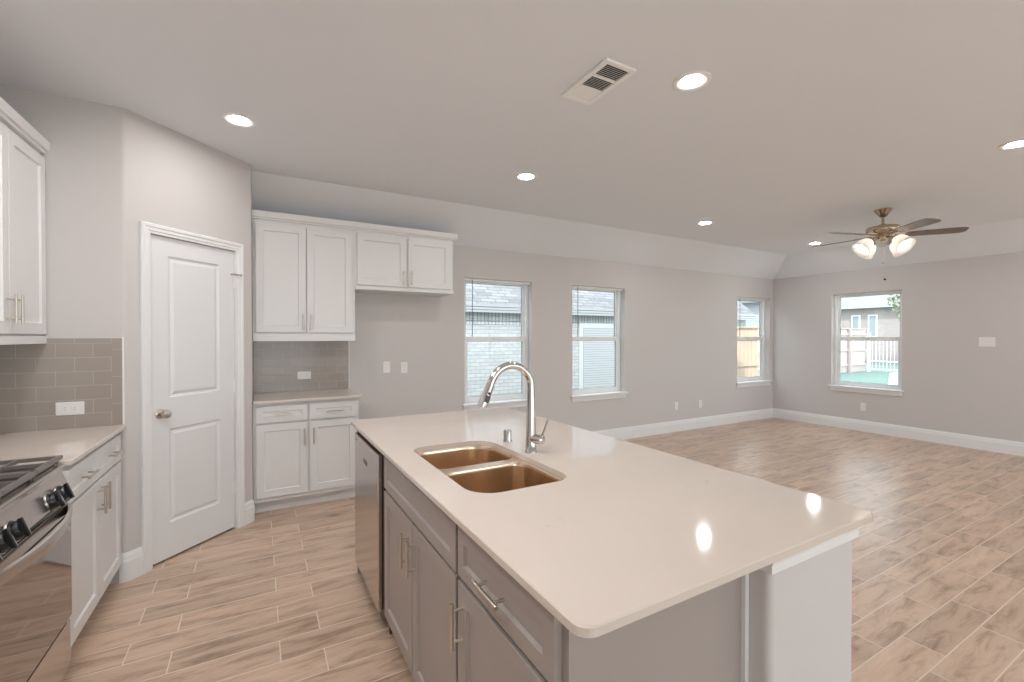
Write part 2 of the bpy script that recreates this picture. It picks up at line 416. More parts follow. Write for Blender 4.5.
# pantry walls: end wall, rounded corner, diagonal with door opening, return
s2 = math.sqrt(.5)
def dg(s, off=0):      # point on the diagonal: s metres from XC corner, off metres out of the face into the room
    return (XC + s*s2 + off*s2, YS + s*s2 - off*s2)
SL = (DX-XC)/s2                        # face length of the diagonal
D0 = (-.573-XC)/s2 + .0; D1 = (-.1497-XC)/s2     # door slab span along the face
def fillet(p, a, b, r, n=6):
    p, a, b = Vector(p), Vector(a), Vector(b)
    u, v = (a-p).normalized(), (b-p).normalized()
    ang = u.angle(v); tlen = r/math.tan(ang/2)
    c = p + (u+v).normalized()*(r/math.sin(ang/2))
    s, e = p+u*tlen, p+v*tlen
    a0 = math.atan2(*(s-c).yx); a1 = math.atan2(*(e-c).yx)
    d = (a1-a0+PI) % (2*PI)-PI
    return [(c.x+r*math.cos(a0+d*k/n), c.y+r*math.sin(a0+d*k/n)) for k in range(n+1)]
T = .11
G = .012
lc = fillet((XC, YS), (XL, YS), dg(.3), .035)
rc = fillet((DX, DX+K), dg(0), (DX, YW), .03)
bm = B()
oL, oR = dg(D0-G), dg(D1+G)
prism(bm, [(XL, YS)] + lc + [oL, dg(D0-G, -T), (XC-.02, YS+T), (XL, YS+T)], 0, 2.9)
prism(bm, [oR] + rc + [(DX, YW+.16), (DX-T, YW+.16), dg(SL-.075, -T), dg(D1+G, -T)], 0, 2.78)
box(bm, 0, D1-D0+2*G, 0, T, 2.066, 2.78, Matrix.Translation((*dg(D0-G), 0)) @ Matrix.Rotation(PI/4, 4, 'Z'))
obj('wall_pantry', bm, M['wall'], smooth=True)['kind'] = 'structure'
obj('wall_closet', prism(B(), [(XL-.16, YS+.2), (XL-.16, YW+.16), (DX-T, YW+.16), (DX-T, YW+.05), (XL-.05, YW+.05), (XL-.05, YS+.2)], 0, 2.9), M['dark'])['kind'] = 'structure'

# baseboards
def bb_profile(h=.165, t=.015):
    return [(0, 0), (t, 0), (t, h*.70), (t*.75, h*.78), (t*.75, h*.86), (t*.45, h*.95), (t*.3, h), (0, h)]
def baseboard(name, pts, h=.165, t=.016):
    """pts: polyline along the wall face with room side on the right-hand side"""
    bm = B(); P = [Vector((x, y, 0)) for x, y in pts]; loops = []
    for i, p in enumerate(P):
        d0 = (p-P[i-1]).normalized() if i else None
        d1 = (P[i+1]-p).normalized() if i < len(P)-1 else None
        n0 = Vector((d0.y, -d0.x, 0)) if d0 else None
        n1 = Vector((d1.y, -d1.x, 0)) if d1 else None
        n = (n0 or n1) if not (n0 and n1) else (n0+n1).normalized()
        sc_ = 1/max(.3, n.dot(n0 or n1))
        loops.append([tuple(p+n*o*sc_+Vector((0, 0, z))) for o, z in bb_profile(h, t)])
    loft(bm, loops)
    obj(name, bm, M['trim'])['kind'] = 'structure'
baseboard('baseboard_back', [(.80, YW), (XR, YW)])
baseboard('baseboard_right', [(XR, YW), (XR, YF)])
baseboard('baseboard_left', [(XL, YF), (XL, 1.55)])
lcut = [p for p in lc[3:]]
baseboard('baseboard_pantry', [(XC-.03, YS)] + lc[1:] + [dg(D0-.062)])
baseboard('baseboard_diagonal', [dg(D1+.066), rc[0]] + rc[1:4])

# ------------------------------------------------------------------ windows
def window(idx, a, b, loc, rz, ears=True, light=True):
    w = b-a; z0, z1 = WIN['z0'], WIN['z1']; zm = 1.395
    t = bpy.data.objects.new('window_%d' % idx, None); C.objects.link(t); t.location = loc; t.rotation_euler = (0, 0, rz); t['kind'] = 'structure'
    e = .001
    # outer vinyl frame set deep in the wall (y .085 - .155)
    f = B(); fw = .034; ft = .020; fb = .020
    box(f, e, fw, .085, .155, z0, z1-e); box(f, w-fw, w-e, .085, .155, z0, z1-e)
    box(f, fw, w-fw, .085, .155, z0, z0+fb); box(f, fw, w-fw, .085, .155, z1-ft, z1-e)
    obj('frame', f, M['vinyl'], t, bevel=.002)
    def sash(name, x0, x1, a0, a1, y0, y1, st, top, bot):
        s = B()
        box(s, x0, x0+st, y0, y1, a0, a1); box(s, x1-st, x1, y0, y1, a0, a1)
        box(s, x0+st, x1-st, y0, y1, a0, a0+bot); box(s, x0+st, x1-st, y0, y1, a1-top, a1)
        so = obj(name, s, M['vinyl'], t, bevel=.002)
        g = B(); q = .004; gx0, gx1, gz0, gz1 = x0+st, x1-st, a0+bot, a1-top
        box(g, gx0, gx0+q, y0+.004, y1-.004, gz0, gz1); box(g, gx1-q, gx1, y0+.004, y1-.004, gz0, gz1)
        box(g, gx0+q, gx1-q, y0+.004, y1-.004, gz0, gz0+q); box(g, gx0+q, gx1-q, y0+.004, y1-.004, gz1-q, gz1)
        obj('glazing_gasket', g, M['gasket'], so)
        ym = (y0+y1)/2
        obj('glass_pane', bx(gx0+q, gx1-q, ym-.002, ym+.002, gz0+q, gz1-q), M['pane'], so)
        return so
    sash('upper_sash', fw, w-fw, zm-.025, z1-ft, .125, .15, .032, .022, .045)
    lo = sash('lower_sash', fw, w-fw, z0+fb, zm+.030, .095, .122, .040, .055, .042)
    lk = B(); box(lk, w/2-.03, w/2+.03, .078, .095, zm+.004, zm+.022); box(lk, w/2-.008, w/2+.03, .070, .080, zm+.010, zm+.022)
    obj('sash_lock', lk, M['vinyl'], lo)
    # stool with ears, and apron
    s = B()
    ea = .035 if ears else 0
    prism(s, [(-ea, -.045), (w+min(ea, .03), -.045), (w+min(ea, .03), -.001), (w-e, -.001), (w-e, .084), (e, .084), (e, -.001), (-ea, -.001)], z0-.02, z0)
    obj('sill', s, M['trim'], t, bevel=.004)
    ap = B(); box(ap, -.012, w+.012, -.016, -.001, z0-.082, z0-.02)
    obj('apron', ap, M['trim'], t, bevel=.003)
    return t
window(1, *W[0], (W[0][0], YW, 0), 0)
window(2, *W[1], (W[1][0], YW, 0), 0)
window(3, *W[2], (W[2][0], YW, 0), 0)
window(4, 0, .898, (XR, 3.739, 0), -PI/2)
def blind_rail(label, a, b):
    w = b-a; t = thing('blind_headrail', label, 'window blind', (a, YW, 0))
    obj('headrail', bx(.004, w-.004, .030, .070, WIN['z1']-.026, WIN['z1']-.001), M['vinyl'], t, bevel=.003)
    wd = B(); tube(wd, [(.108, .026, WIN['z1']-.012), (.108, .024, WIN['z1']-.04), (.108, .024, 1.425)], [.002, .0042, .0048], 8)
    obj('tilt_wand', wd, M['wand'], t, smooth=True, label='thin dark tilt wand')
blind_rail('slim white blind headrail with a thin wand in the window nearest the kitchen cabinets', *W[0])
blind_rail('slim white blind headrail with a thin wand in the middle window of the back wall', *W[1])
blind_rail('slim white blind headrail with a thin wand in the window nearest the far corner', *W[2])
# unseen glazed openings behind the camera, added as a way in for daylight
for i, xr in enumerate((XR-.405, XR-3.605, XR-6.605)):
    t = bpy.data.objects.new('door_%d' % (i+2), None); C.objects.link(t); t.location = (xr, YF, 0); t.rotation_euler = (0, 0, PI); t['kind'] = 'structure'
    f = B()
    for a, b in ((0.002, .06), (1.07, 1.13), (2.14, 2.198)): box(f, a, b, .05, .12, .02, 2.198)
    for a, b in ((.021, .12), (2.10, 2.198)):
        box(f, .06, 1.07, .05, .12, a, b); box(f, 1.13, 2.14, .05, .12, a, b)
    obj('frame', f, M['vinyl'], t)
    g = B(); box(g, .06, 1.07, .083, .087, .12, 2.10); box(g, 1.13, 2.14, .083, .087, .12, 2.10)
    obj('glass_pane', g, M['pane'], t)

# ------------------------------------------------------------------ pantry door
dloc = dg(D0); DW_ = D1-D0; DH = 2.05
t = bpy.data.objects.new('door_1', None); C.objects.link(t); t.location = (*dloc, 0); t.rotation_euler = (0, 0, PI/4); t['kind'] = 'structure'
t['label'] = 'white two panel pantry door in the angled wall'; 
def panel_door(w, h, y0, th):
    """slab with two raised-and-fielded panels on the face y0"""
    bm = B()
    z0 = .014
    pan = [(.118, w-.118, .235, .835), (.118, w-.118, 1.035, 1.935)]
    outer = [bm.verts.new(p) for p in ((0, y0, z0), (w, y0, z0), (w, y0, h), (0, y0, h))]
    back = [bm.verts.new(p) for p in ((0, y0+th, z0), (w, y0+th, z0), (w, y0+th, h), (0, y0+th, h))]
    for i in range(4): bm.faces.new((outer[i], outer[(i+1) % 4], back[(i+1) % 4], back[i]))
    bm.faces.new(back)
    loops = [outer]
    for x0, x1, a, b in pan:
        prev = None
        for d, dy in ((0, 0), (.008, .008), (.018, .010), (.034, .003), (.038, .002)):
            r = [bm.verts.new(p) for p in ((x0+d, y0+dy, a+d), (x1-d, y0+dy, a+d), (x1-d, y0+dy, b-d), (x0+d, y0+dy, b-d))]
            if prev:
                for i in range(4): bm.faces.new((prev[i], prev[(i+1) % 4], r[(i+1) % 4], r[i]))
            else: loops.append(r)
            prev = r
        bm.faces.new(prev)
    fill(bm, loops)
    return bm
sl = obj('door_slab', panel_door(DW_, DH, .012, .035), M['door'], t)
# casing and jamb
c = B(); cw = .058
def casing_prof(o):     # stepped casing, o from inside edge 0 to cw
    return [(0, .012), (.004, .014), (.020, .014), (.024, .018), (cw-.008, .020), (cw, .014), (cw, 0), (0, 0)]
pr = [(0, .010), (.012, .011), (.016, .015), (.034, .016), (.038, .020), (cw-.004, .021), (cw, .017), (cw, 0), (0, 0)]
rev = .004
path = [(-rev, 0, (-1, 0)), (-rev, DH+rev, (-1, 1)), (DW_+rev, DH+rev, (1, 1)), (DW_+rev, 0, (1, 0))]
loft(c, [[(x+n[0]*o, -d, z+n[1]*o) for o, d in pr] for x, z, n in path])
obj('casing', c, M['trim'], t)
j = B()
box(j, -G+.001, -.003, .001, T-.002, 0, DH+.003); box(j, DW_+.003, DW_+G-.001, .001, T-.002, 0, DH+.003); box(j, -G+.001, DW_+G-.001, .001, T-.002, DH+.003, DH+.014)
obj('jamb', j, M['trim'], t)
k = B()
Mx = Matrix.Translation((.062, .012, .94)) @ Matrix.Rotation(PI/2, 4, 'X')
lathe(k, [(.0005, 0), (.031, 0), (.031, .004), (.026, .009), (.012, .012), (.010, .030), (.018, .036), (.0265, .046), (.028, .056), (.024, .066), (.012, .071), (.0005, .072)], n=28, mtx=Mx)
obj('door_knob', k, M['nickel'], sl, smooth=True, label='satin nickel round door knob')
lt = obj('latch_plate', bx(-.001, .001, .018, .042, .90, .98), M['nickel'], sl)
for z in (.30, 1.06, 1.83):
    h = B(); tube(h, [(DW_+.002, .006, z-.045), (DW_+.002, .006, z+.045)], .0065, 10)
    box(h, DW_-.022, DW_+.002, .0105, .0125, z-.045, z+.045)
    ho = obj('hinge', h, M['trim'], t, smooth=False)
hs = B(); tube(hs, [(DW_+.002, .004, 1.875), (DW_+.002, .004, 1.885)], .010, 10)
tube(hs, [(DW_-.034, -.026, 1.880), (DW_+.036, -.028, 1.880)], .004, 8)
for sx in (-.034, .036): tube(hs, [(DW_+sx, -.026, 1.880), (DW_+sx, -.008, 1.876)], [.004, .008], 8)
tube(hs, [(DW_+.002, .004, 1.880), (DW_+.002, -.026, 1.880)], .004, 8)
obj('hinge_pin_stop', hs, M['nickel'], t, smooth=True, label='small nickel hinge pin door stop')

# ------------------------------------------------------------------ left run: base cabinet, counter, backsplash, upper, range
YR1 = 2.505; YR0 = YR1-.762
LD = .619
cw_ = YS-YR1-.002
xf = XL+LD         # carcass front plane  (-.686)
bw = cw_
mid = bw/2-.015
cabinet('base_cabinet', 'white base cabinet with two drawers over two doors between the range and the angled wall',
        (xf-.02, YR1, 0), PI/2, bw, LD-.022, .10, CZ-.021, [
    ('drawer', .008, mid-.004, .725, .868, ('h', mid/2, .797)), ('drawer', mid+.004, bw-.045, .725, .868, ('h', (mid+bw-.04)/2, .797)),
    ('door', .008, mid-.004, .125, .712, ('v', mid-.035, .625)), ('door', mid+.004, bw-.045, .125, .712, ('v', mid+.035, .625))], M['cab'])
tagp(obj('countertop', slab([(XL+.001, YR1+.001), (XC+.005, YR1+.001), (XC+.005, YS-.001), (XL+.001, YS-.001)], [], CZ-.02, CZ), M['quartz']),
     'cream quartz countertop between the gas range and the tiled end wall', 'countertop')
# backsplash
def backsplash(label, x0, x1, z0, z1, y, edge):
    t = thing('tile_backsplash', label, 'backsplash', (0, y, 0))
    obj('tile_field', bx(x0, x1-edge, -.008, 0, z0, z1), M['tile'], t)
    if edge:
        obj('edge_tiles', bx(x1-edge, x1, -.0085, 0, z0, z1), M['tileb'], t)
        obj('edge_strip', bx(x1, x1+.008, -.010, 0, z0, z1+.008), M['plate'], t)
    return t
backsplash('greige subway tile backsplash on the wall behind the left counter', XL+.012, XC-.010, CZ+.001, 1.413, YS-.001, .045)
bsl = thing('tile_backsplash', 'greige subway tile backsplash running along the left wall behind the range', 'backsplash', (XL+.001, 0, 0), PI/2)
obj('tile_field', bx(1.2, YS-.012, -.008, 0, CZ+.001, 1.375), M['tile'], bsl)

uw = YS-YR1-.002
ux = -.999
m_ = uw/2+.01
def crown_bm(w, y0, z0, z1, left=False, right=False):
    bm = B()
    pr = [(0, z0), (-.022, z0), (-.024, z0+.012), (-.030, z0+.018), (-.042, z1-.014), (-.046, z1-.010), (-.046, z1), (0, z1)]
    lo = [(-.046*1 if left else 0), 0]
    loops = []
    loft(bm, [[((x_ if not s else x_), y0+dy, z) for dy, z in pr] for x_, s in ((0-(.0), 0), (w, 1))])
    if right:
        loft(bm, [[(w-dy, y_, z) for dy, z in pr] for y_ in (y0-.046, y0+.30)])
    return bm
uc = cabinet('wall_cabinet', 'white wall cabinet with two tall doors at the left edge above the range side counter',
        (ux-.02, YR1, 0), PI/2, uw, ux-.02-XL-.002, 1.385, 2.42, [
    ('door', .008, m_-.003, 1.435, 2.385, ('v', m_-.032, 1.55)), ('door', m_+.003, uw-.012, 1.435, 2.385, ('v', m_+.032, 1.55))], M['cab'], toe=False)
def crown(parent, x0, x1, d, z0=2.41, z1=2.474, right=False):
    bm = B()
    pr = [(.002, z0), (-.020, z0), (-.022, z0+.010), (-.034, z0+.016), (-.038, z1-.006), (-.038, z1), (.002, z1)]
    pts = [(x0, 0, (0, 1)), (x1, 0, ((-1, 1) if right else (0, 1)))]
    if right: pts.append((x1, d, (-1, 0)))
    loft(bm, [[(x+n[0]*dy, y+n[1]*dy, z) for dy, z in pr] for x, y, n in pts])
    obj('crown_molding', bm, M['cab'], parent)
crown(uc, 0, uw, .25)
# filler top
obj('top_board', bx(0, uw, 0, .25, 2.42, 2.45), M['cab'], uc)
obj('bottom_edge', bx(0, uw, -.018, .02, 1.385, 1.425), M['cab'], uc, bevel=.001)

# outlets / switches
def plate(name, label, cat, loc, rz, w, h, kind, group=None):
    t = thing(name, label, cat, loc, rz, group)
    obj('cover_plate', bx(-w/2, w/2, -.006, 0, -h/2, h/2), M['plate'], t, bevel=.003)
    if kind == 'outlet':
        horiz = w > h
        for s in (-1, 1):
            cx, cz = (s*.020, 0) if horiz else (0, s*.020)
            soc = obj('socket', bx(cx-.014, cx+.014, -.0075, -.006, cz-.014, cz+.014), M['plate'], t, bevel=.002)
            sb = B()
            if horiz:
                for d in (-.006, .006): box(sb, cx-.004, cx+.006, -.0079, -.0074, cz+d-.0012, cz+d+.0012)
            else:
                for d in (-.006, .006): box(sb, cx+d-.0012, cx+d+.0012, -.0079, -.0074, cz-.004, cz+.006)
            obj('slots', sb, M['socket'], soc)
    elif kind == 'switch':
        n = max(1, round(w/.05)-1) if w > .09 else 1
        for i in range(n):
            cx = (i-(n-1)/2)*.046
            obj('rocker', bx(cx-.014, cx+.014, -.009, -.006, -.03, .03), M['plate'], t, bevel=.002)
    elif kind == 'low':
        obj('jack', bx(-.011, .011, -.008, -.006, -.011, .011), M['plate'], t, bevel=.001)
plate('wall_outlet', 'white horizontal outlet on the tile above the left counter', 'outlet', (-.908, YS-.0095, 1.025), 0, .118, .072, 'outlet')
plate('wall_outlet', 'white horizontal outlet on the tile above the small buffet counter', 'outlet', (.375, YW-.0095, 1.06), 0, .118, .072, 'outlet')
plate('light_switch', 'white blank cover plate on the fridge wall, nearer the buffet cabinets', 'switch', (1.149, YW-.0005, 1.11), 0, .072, .118, 'low')
plate('wall_outlet', 'white outlet on the fridge wall, nearer the first window', 'outlet', (1.331, YW-.0005, 1.10), 0, .072, .118, 'outlet')
plate('wall_outlet', 'low white outlet on the back wall, left plate of the low pair', 'outlet', (5.462, YW-.0005, .385), 0, .072, .118, 'outlet')
plate('cable_plate', 'low white cable plate on the back wall, right plate of the low pair', 'wall plate', (6.004, YW-.0005, .376), 0, .072, .118, 'low')
plate('wall_outlet', 'low white outlet under the window of the right wall', 'outlet', (XR-.0005, 3.305, .368), -PI/2, .072, .118, 'outlet')
plate('light_switch', 'white double rocker switch plate on the right wall beside the fan window', 'switch', (XR-.0005, 1.986, 1.36), -PI/2, .150, .118, 'switch')

# ---- gas range
def gas_range():
    w = .756; fx = -.674        # door face plane
    t = thing('gas_range', 'stainless gas range with black knobs and cast iron grates at the left edge', 'stove', (fx, YR0+.002, 0), PI/2)
    # local: x along the front (0 = near camera, w = far), y=0 door face, +y toward the wall
    D = abs(XL-fx)-.012
    obj('body', bx(0, w, .045, D, .03, .885), M['steel'], t, bevel=.003)
    obj('kick_base', bx(.02, w-.02, .07, D-.05, 0, .03), M['black'], t)
    # storage drawer
    dr = obj('drawer', bx(.004, w-.004, .004, .045, .075, .262), M['steel'], t, bevel=.004, label='stainless storage drawer')
    # oven door
    d = obj('oven_door', bx(.002, w-.002, .004, .045, .272, .742), M['steel'], t, bevel=.004)
    obj('oven_glass', bx(.006, w-.006, -.001, .004, .280, .700), M['ovenglass'], d, bevel=.002, label='dark mirrored oven glass')
    hb = B(); n = 20; pts = []
    for i in range(n+1):
        u = i/n; x = .016+(w-.032)*u
        e = min(u, 1-u)*2
        y = .002-.052*(1-(1-e)**2)
        pts.append((x, y))
    z0, z1 = .700, .745; th = .007
    loft(hb, [[(x, y-th, z0+.004), (x, y-th-.003, (z0+z1)/2), (x, y-th, z1-.004), (x, y, z1), (x, y+.002, z0)] for x, y in pts])
    obj('handle', hb, M['steel'], d, smooth=True, label='bowed stainless oven handle')
    # slanted control panel
    cp = B()
    loft(cp, [[(x, .0, .752), (x, -.006, .775), (x, .028, .872), (x, .028, .888), (x, .06, .888), (x, .06, .752)] for x in (0, w)])
    cpo = obj('control_panel', cp, M['steel'], t, bevel=.002)
    vs = B()
    loft(vs, [[(x, -.0085, .764), (x, -.008, .779), (x, .0, .779), (x, .0, .764)] for x in (.01, w-.01)])
    obj('vent_slot', vs, M['black'], cpo, label='black slot above the oven door')
    # cooktop
    ct = obj('cooktop', bx(0, w, .018, D, .888, .905), M['steel'], t, bevel=.004)
    obj('burner_tray', bx(.018, w-.018, .045, D-.08, .9055, .909), M['hob'], ct)
    obj('back_guard', bx(0, w, D-.055, D, .905, .96), M['steel'], t, bevel=.004)
    nrm = Vector((0, -.097, .034)).normalized()
    for kx in (.075, .17, .265, .560, .655):
        base = Vector((kx, .0035, .806))
        rot = nrm.to_track_quat('Z', 'Y').to_matrix().to_4x4()
        k = B(); Mk = Matrix.Translation(base) @ rot
        lathe(k, [(.0005, -.001), (.034, -.001), (.034, .004), (.029, .007), (.027, .017), (.024, .021), (.0005, .018)], n=24, mtx=Mk)
        ko = obj('knob', k, M['black'], t, smooth=True, label='black control knob')
        g = B(); box(g, -.0055, .0055, -.032, .032, .019, .032, Mk)
        obj('knob_grip', g, M['black'], ko, bevel=.002)
        g = B(); box(g, -.0016, .0016, -.031, .006, .0322, .0332, Mk); obj('pointer_mark', g, M['chrome'], ko)
        g = B(); lathe(g, [(.036, -.002), (.036, .002), (.031, .003), (.031, -.002)], n=24, mtx=Mk, cap0=False, cap1=False); obj('bezel', g, M['chrome'], ko, smooth=True)
    # burners
    for bxx in (.16, w/2, w-.16):
        for by in ((.19, D-.22) if bxx != w/2 else (.30,)):
            b = B(); lathe(b, [(.0005, .909), (.05, .909), (.05, .918), (.036, .921), (.036, .930), (.0005, .932)], (bxx, by, 0), 24)
            obj('burner', b, M['black'], t, smooth=True)
    # three grates
    gw = (w-.014)/3
    for i in range(3):
        x0 = .007+i*gw+.002; x1 = x0+gw-.004; y0 = .030; y1 = D-.10; zt = .940
        g = B(); q = .0065
        def bar(xa, ya, xb, yb, za=zt, zb=zt, r=q):
            dirv = Vector((xb-xa, yb-ya, 0)).normalized(); nn = Vector((-dirv.y, dirv.x, 0))*r
            lo = []
            for (x, y, z) in ((xa, ya, za), (xb, yb, zb)):
                lo.append([(x-nn.x, y-nn.y, z-.014), (x+nn.x, y+nn.y, z-.014), (x+nn.x*.8, y+nn.y*.8, z), (x-nn.x*.8, y-nn.y*.8, z)])
            loft(g, lo)
        bar(x0, y0, x1, y0, r=.009); bar(x0, y1, x1, y1, r=.009); bar(x0+q, y0, x0+q, y1, r=.008); bar(x1-q, y0, x1-q, y1, r=.008)
        xm = (x0+x1)/2
        for yy in ((y0*.75+y1*.25), (y0+y1)/2, (y0*.25+y1*.75)): bar(x0, yy, x1, yy)
        bar(xm, y0, xm, y1)
        for cx in (x0+.01, x1-.01):
            for cy in (y0+.01, y1-.01): box(g, cx-.006, cx+.006, cy-.006, cy+.006, .909, zt-.012)
        obj('grate', g, M['iron'], t, label='cast iron burner grate')
gas_range()

# ------------------------------------------------------------------ buffet run on the back wall
YB = 4.10
x0b = DX+.002; x1b = .765
wb = x1b-x0b
cabinet('base_cabinet', 'white buffet base cabinet with two drawers and two doors beside the angled door wall', (x0b, YB, 0), 0, wb, YW-YB-.002, .10, CZ-.021, [
    ('drawer', .022, wb/2-.008, .735, .865, ('h', .21, .795)), ('drawer', wb/2+.008, wb-.022, .735, .865, ('h', wb/2+.20, .795)),
    ('door', .022, wb/2-.008, .135, .722, ('v', wb/2-.035, .60)), ('door', wb/2+.008, wb-.022, .135, .722, ('v', wb/2+.035, .60))], M['cab'])
tagp(obj('countertop', slab(rrect(x0b, .785, YB-.042, YW-.001, .004, 2), [], CZ-.02, CZ), M['quartz']),
     'small cream quartz countertop on the buffet base cabinet', 'countertop')
bs = thing('tile_backsplash', 'greige subway tile backsplash between the buffet counter and the wall cabinet', 'backsplash', (0, YW-.001, 0))
obj('tile_field', bx(x0b, .775, -.008, 0, CZ+.001, 1.384), M['tile'], bs)
obj('edge_strip', bx(.775, .783, -.010, 0, CZ+.001, 1.384), M['plate'], bs)
YU = 4.335; du = YW-YU-.002
wu = .778-x0b
u1 = cabinet('wall_cabinet', 'white wall cabinet with two tall doors over the buffet counter', (x0b, YU, 0), 0, wu, du, 1.385, 2.43, [
    ('door', .022, wu/2-.004, 1.46, 2.375, ('v', wu/2-.030, 1.55)), ('door', wu/2+.004, wu-.028, 1.46, 2.375, ('v', wu/2+.034, 1.55))], M['cab'], toe=False)
obj('bottom_edge', bx(0, wu, -.018, 0, 1.385, 1.448), M['cab'], u1, bevel=.001)
crown(u1, 0, wu, .2)
xu = .7785; w2 = 1.745-xu
u2 = cabinet('wall_cabinet', 'short white wall cabinet over the empty fridge space', (xu, YU, 0), 0, w2, du, 1.862, 2.43, [
    ('door', .018, w2/2-.008, 1.905, 2.378, ('v', w2/2-.036, 1.99)), ('door', w2/2+.012, w2-.032, 1.905, 2.378, ('v', w2/2+.040, 1.99))], M['cab'], toe=False)
obj('bottom_edge', bx(0, w2, -.018, 0, 1.862, 1.893), M['cab'], u2, bevel=.001)
crown(u2, 0, w2, .10, right=True)

# ------------------------------------------------------------------ island
IX0, IX1, IY0, IY1 = .483, 1.556, .610, 2.861
hole = rrect(.597, .985, 1.292, 2.008, (.10, .075, .11, .075), 8)
tagp(obj('countertop', slab(rrect(IX0, IX1, IY0, IY1, (.035, .035, .02, .02), 6), [hole], CZ-.02, CZ), M['quartz']),
     'large cream quartz island countertop with an undermount sink', 'countertop')
def wy(y): return IY1-y
ixf = .53      # carcass front
# end panels etc. local x = distance from far end (y=IYF) toward the camera
def icab(name, label, ya, yb, fronts, cat='cabinet'):
    """ya > yb world y span"""
    fr = [(k, ya-a, ya-b, z0, z1) + ((h,) if h else ()) for k, a, b, z0, z1, h in fronts]
    return cabinet(name, label, (ixf, ya, 0), -PI/2, ya-yb, .555, .10, CZ-.052, fr, M['grey'])
sb = icab('base_cabinet', 'grey island sink cabinet with a false front over two doors', 2.145, 1.2405, [
    ('panel', 2.125, 1.25, .715, .862, None),
    ('door', 2.125, 1.692, .115, .702, ('v', 2.145-1.728, .590)),
    ('door', 1.684, 1.25, .115, .702, ('v', 2.145-1.648, .590))])
db = icab('base_cabinet', 'grey island cabinet with a drawer over one door at the near corner', 1.2395, .722, [
    ('drawer', 1.232, .735, .718, .865, ('h', 1.2395-.99, .790)),
    ('door', 1.232, .735, .115, .702, ('v', 1.2395-1.200, .590))])
def dishwasher():
    ya, yb = 2.79, 2.165
    t = thing('dishwasher', 'stainless dishwasher built into the far end of the island', 'dishwasher', (ixf-.018, ya+.012, 0), -PI/2)
    w = ya-yb
    obj('body', bx(.004, w-.004, .01, .57, .10, .85), M['greydark'], t)
    obj('toe_kick', bx(.004, w-.004, .07, .57, 0, .10), M['black'], t)
    bm = B(); box(bm, .006, w-.022, -.014, .01, .085, .852)
    d = obj('door', bm, M['steel'], t, bevel=.005, label='stainless dishwasher door')
    obj('pocket_handle', bx(w-.36, w-.275, -.0155, -.0135, .735, .757), M['black'], d, label='dark pocket handle slot')
    obj('badge', bx(.035, .085, -.0148, -.0138, .818, .824), M['gasket'], d)
dishwasher()
pn = thing('island_panel', 'grey finished panel closing the far end of the island', 'panel', (0, 0, 0))
obj('panel_board', bx(ixf-.015, 1.0895, 2.80, 2.82, 0, CZ-.022), M['grey'], pn)
obj('gap_shade', bx(ixf+.012, ixf+.06, 2.147, 2.163, .0, CZ-.035), M['greydark'], pn)  # dark strip paints the shade in the gap beside the dishwasher
pn2 = thing('island_panel', 'grey finished side panel of the island facing the camera', 'panel', (0, 0, 0))
obj('panel_board', bx(ixf, 1.0895, .712, .7215, 0, CZ-.022), M['grey'], pn2)
obj('scribe_molding', bx(1.075, 1.0895, .700, .712, 0, CZ-.022), M['trim'], pn2)
# near-black strips paint the shade under the counter
obj('shade_strip', bx(.002, .515, .004, .54, CZ-.0515, CZ-.0205), M['greydark'], db)
for ch in list(sb.children):
    if ch.name.startswith('carcass'):       # hollow carcass: sides, floor, back and front rails round the bowls
        w_ = 2.145-1.2405; b = B(); zt = CZ-.052
        box(b, 0, .018, 0, .555, .10, zt); box(b, w_-.018, w_, 0, .555, .10, zt); box(b, .018, w_-.018, 0, .555, .10, .118)
        box(b, .018, w_-.018, .537, .555, .118, zt); box(b, .018, w_-.018, 0, .018, .118, zt)
        me = bpy.data.meshes.new('carcass'); bmesh.ops.recalc_face_normals(b, faces=b.faces); b.to_mesh(me); b.free(); me.materials.append(M['grey']); ch.data = me
obj('shade_strip', bx(.002, .90, .004, .022, CZ-.0515, CZ-.0205), M['greydark'], sb)  # painted shade again, above the sink cabinet
hw = thing('half_wall', 'painted half wall carrying the seating side of the island', 'half wall', (0, 0, 0))
obj('wall_core', prism(B(), rrect(1.0905, 1.505, .645, 2.80, (.02, .02, .02, .02), 5), 0, CZ-.021), M['wall'], hw, smooth=True)
tr = B()
prt = [(0, .842), (.007, .842), (.008, .864), (.013, .874), (.022, .884), (.023, CZ-.021), (0, CZ-.021)]
pp = [(1.0905, .645+.06, (-.0, -1)), (1.0905, .645, (-1, -1)), (1.505, .645, (1, -1)), (1.505, 2.80, (1, 1)), (1.0905, 2.80, (-1, 1))]
pp = [(1.0905, .699, (-1, 0)), (1.0905, .645, (-1, -1)), (1.505, .645, (1, -1)), (1.505, 2.80, (1, 1)), (1.11, 2.80, (0, 1))]
loft(tr, [[(x+n[0]*o, y+n[1]*o, z) for o, z in prt] for x, y, n in pp])
obj('cap_molding', tr, M['trim'], hw)
obj('base_molding', loft(B(), [[(x+n[0]*o, y+n[1]*o, z) for o, z in bb_profile()] for x, y, n in pp]), M['trim'], hw)

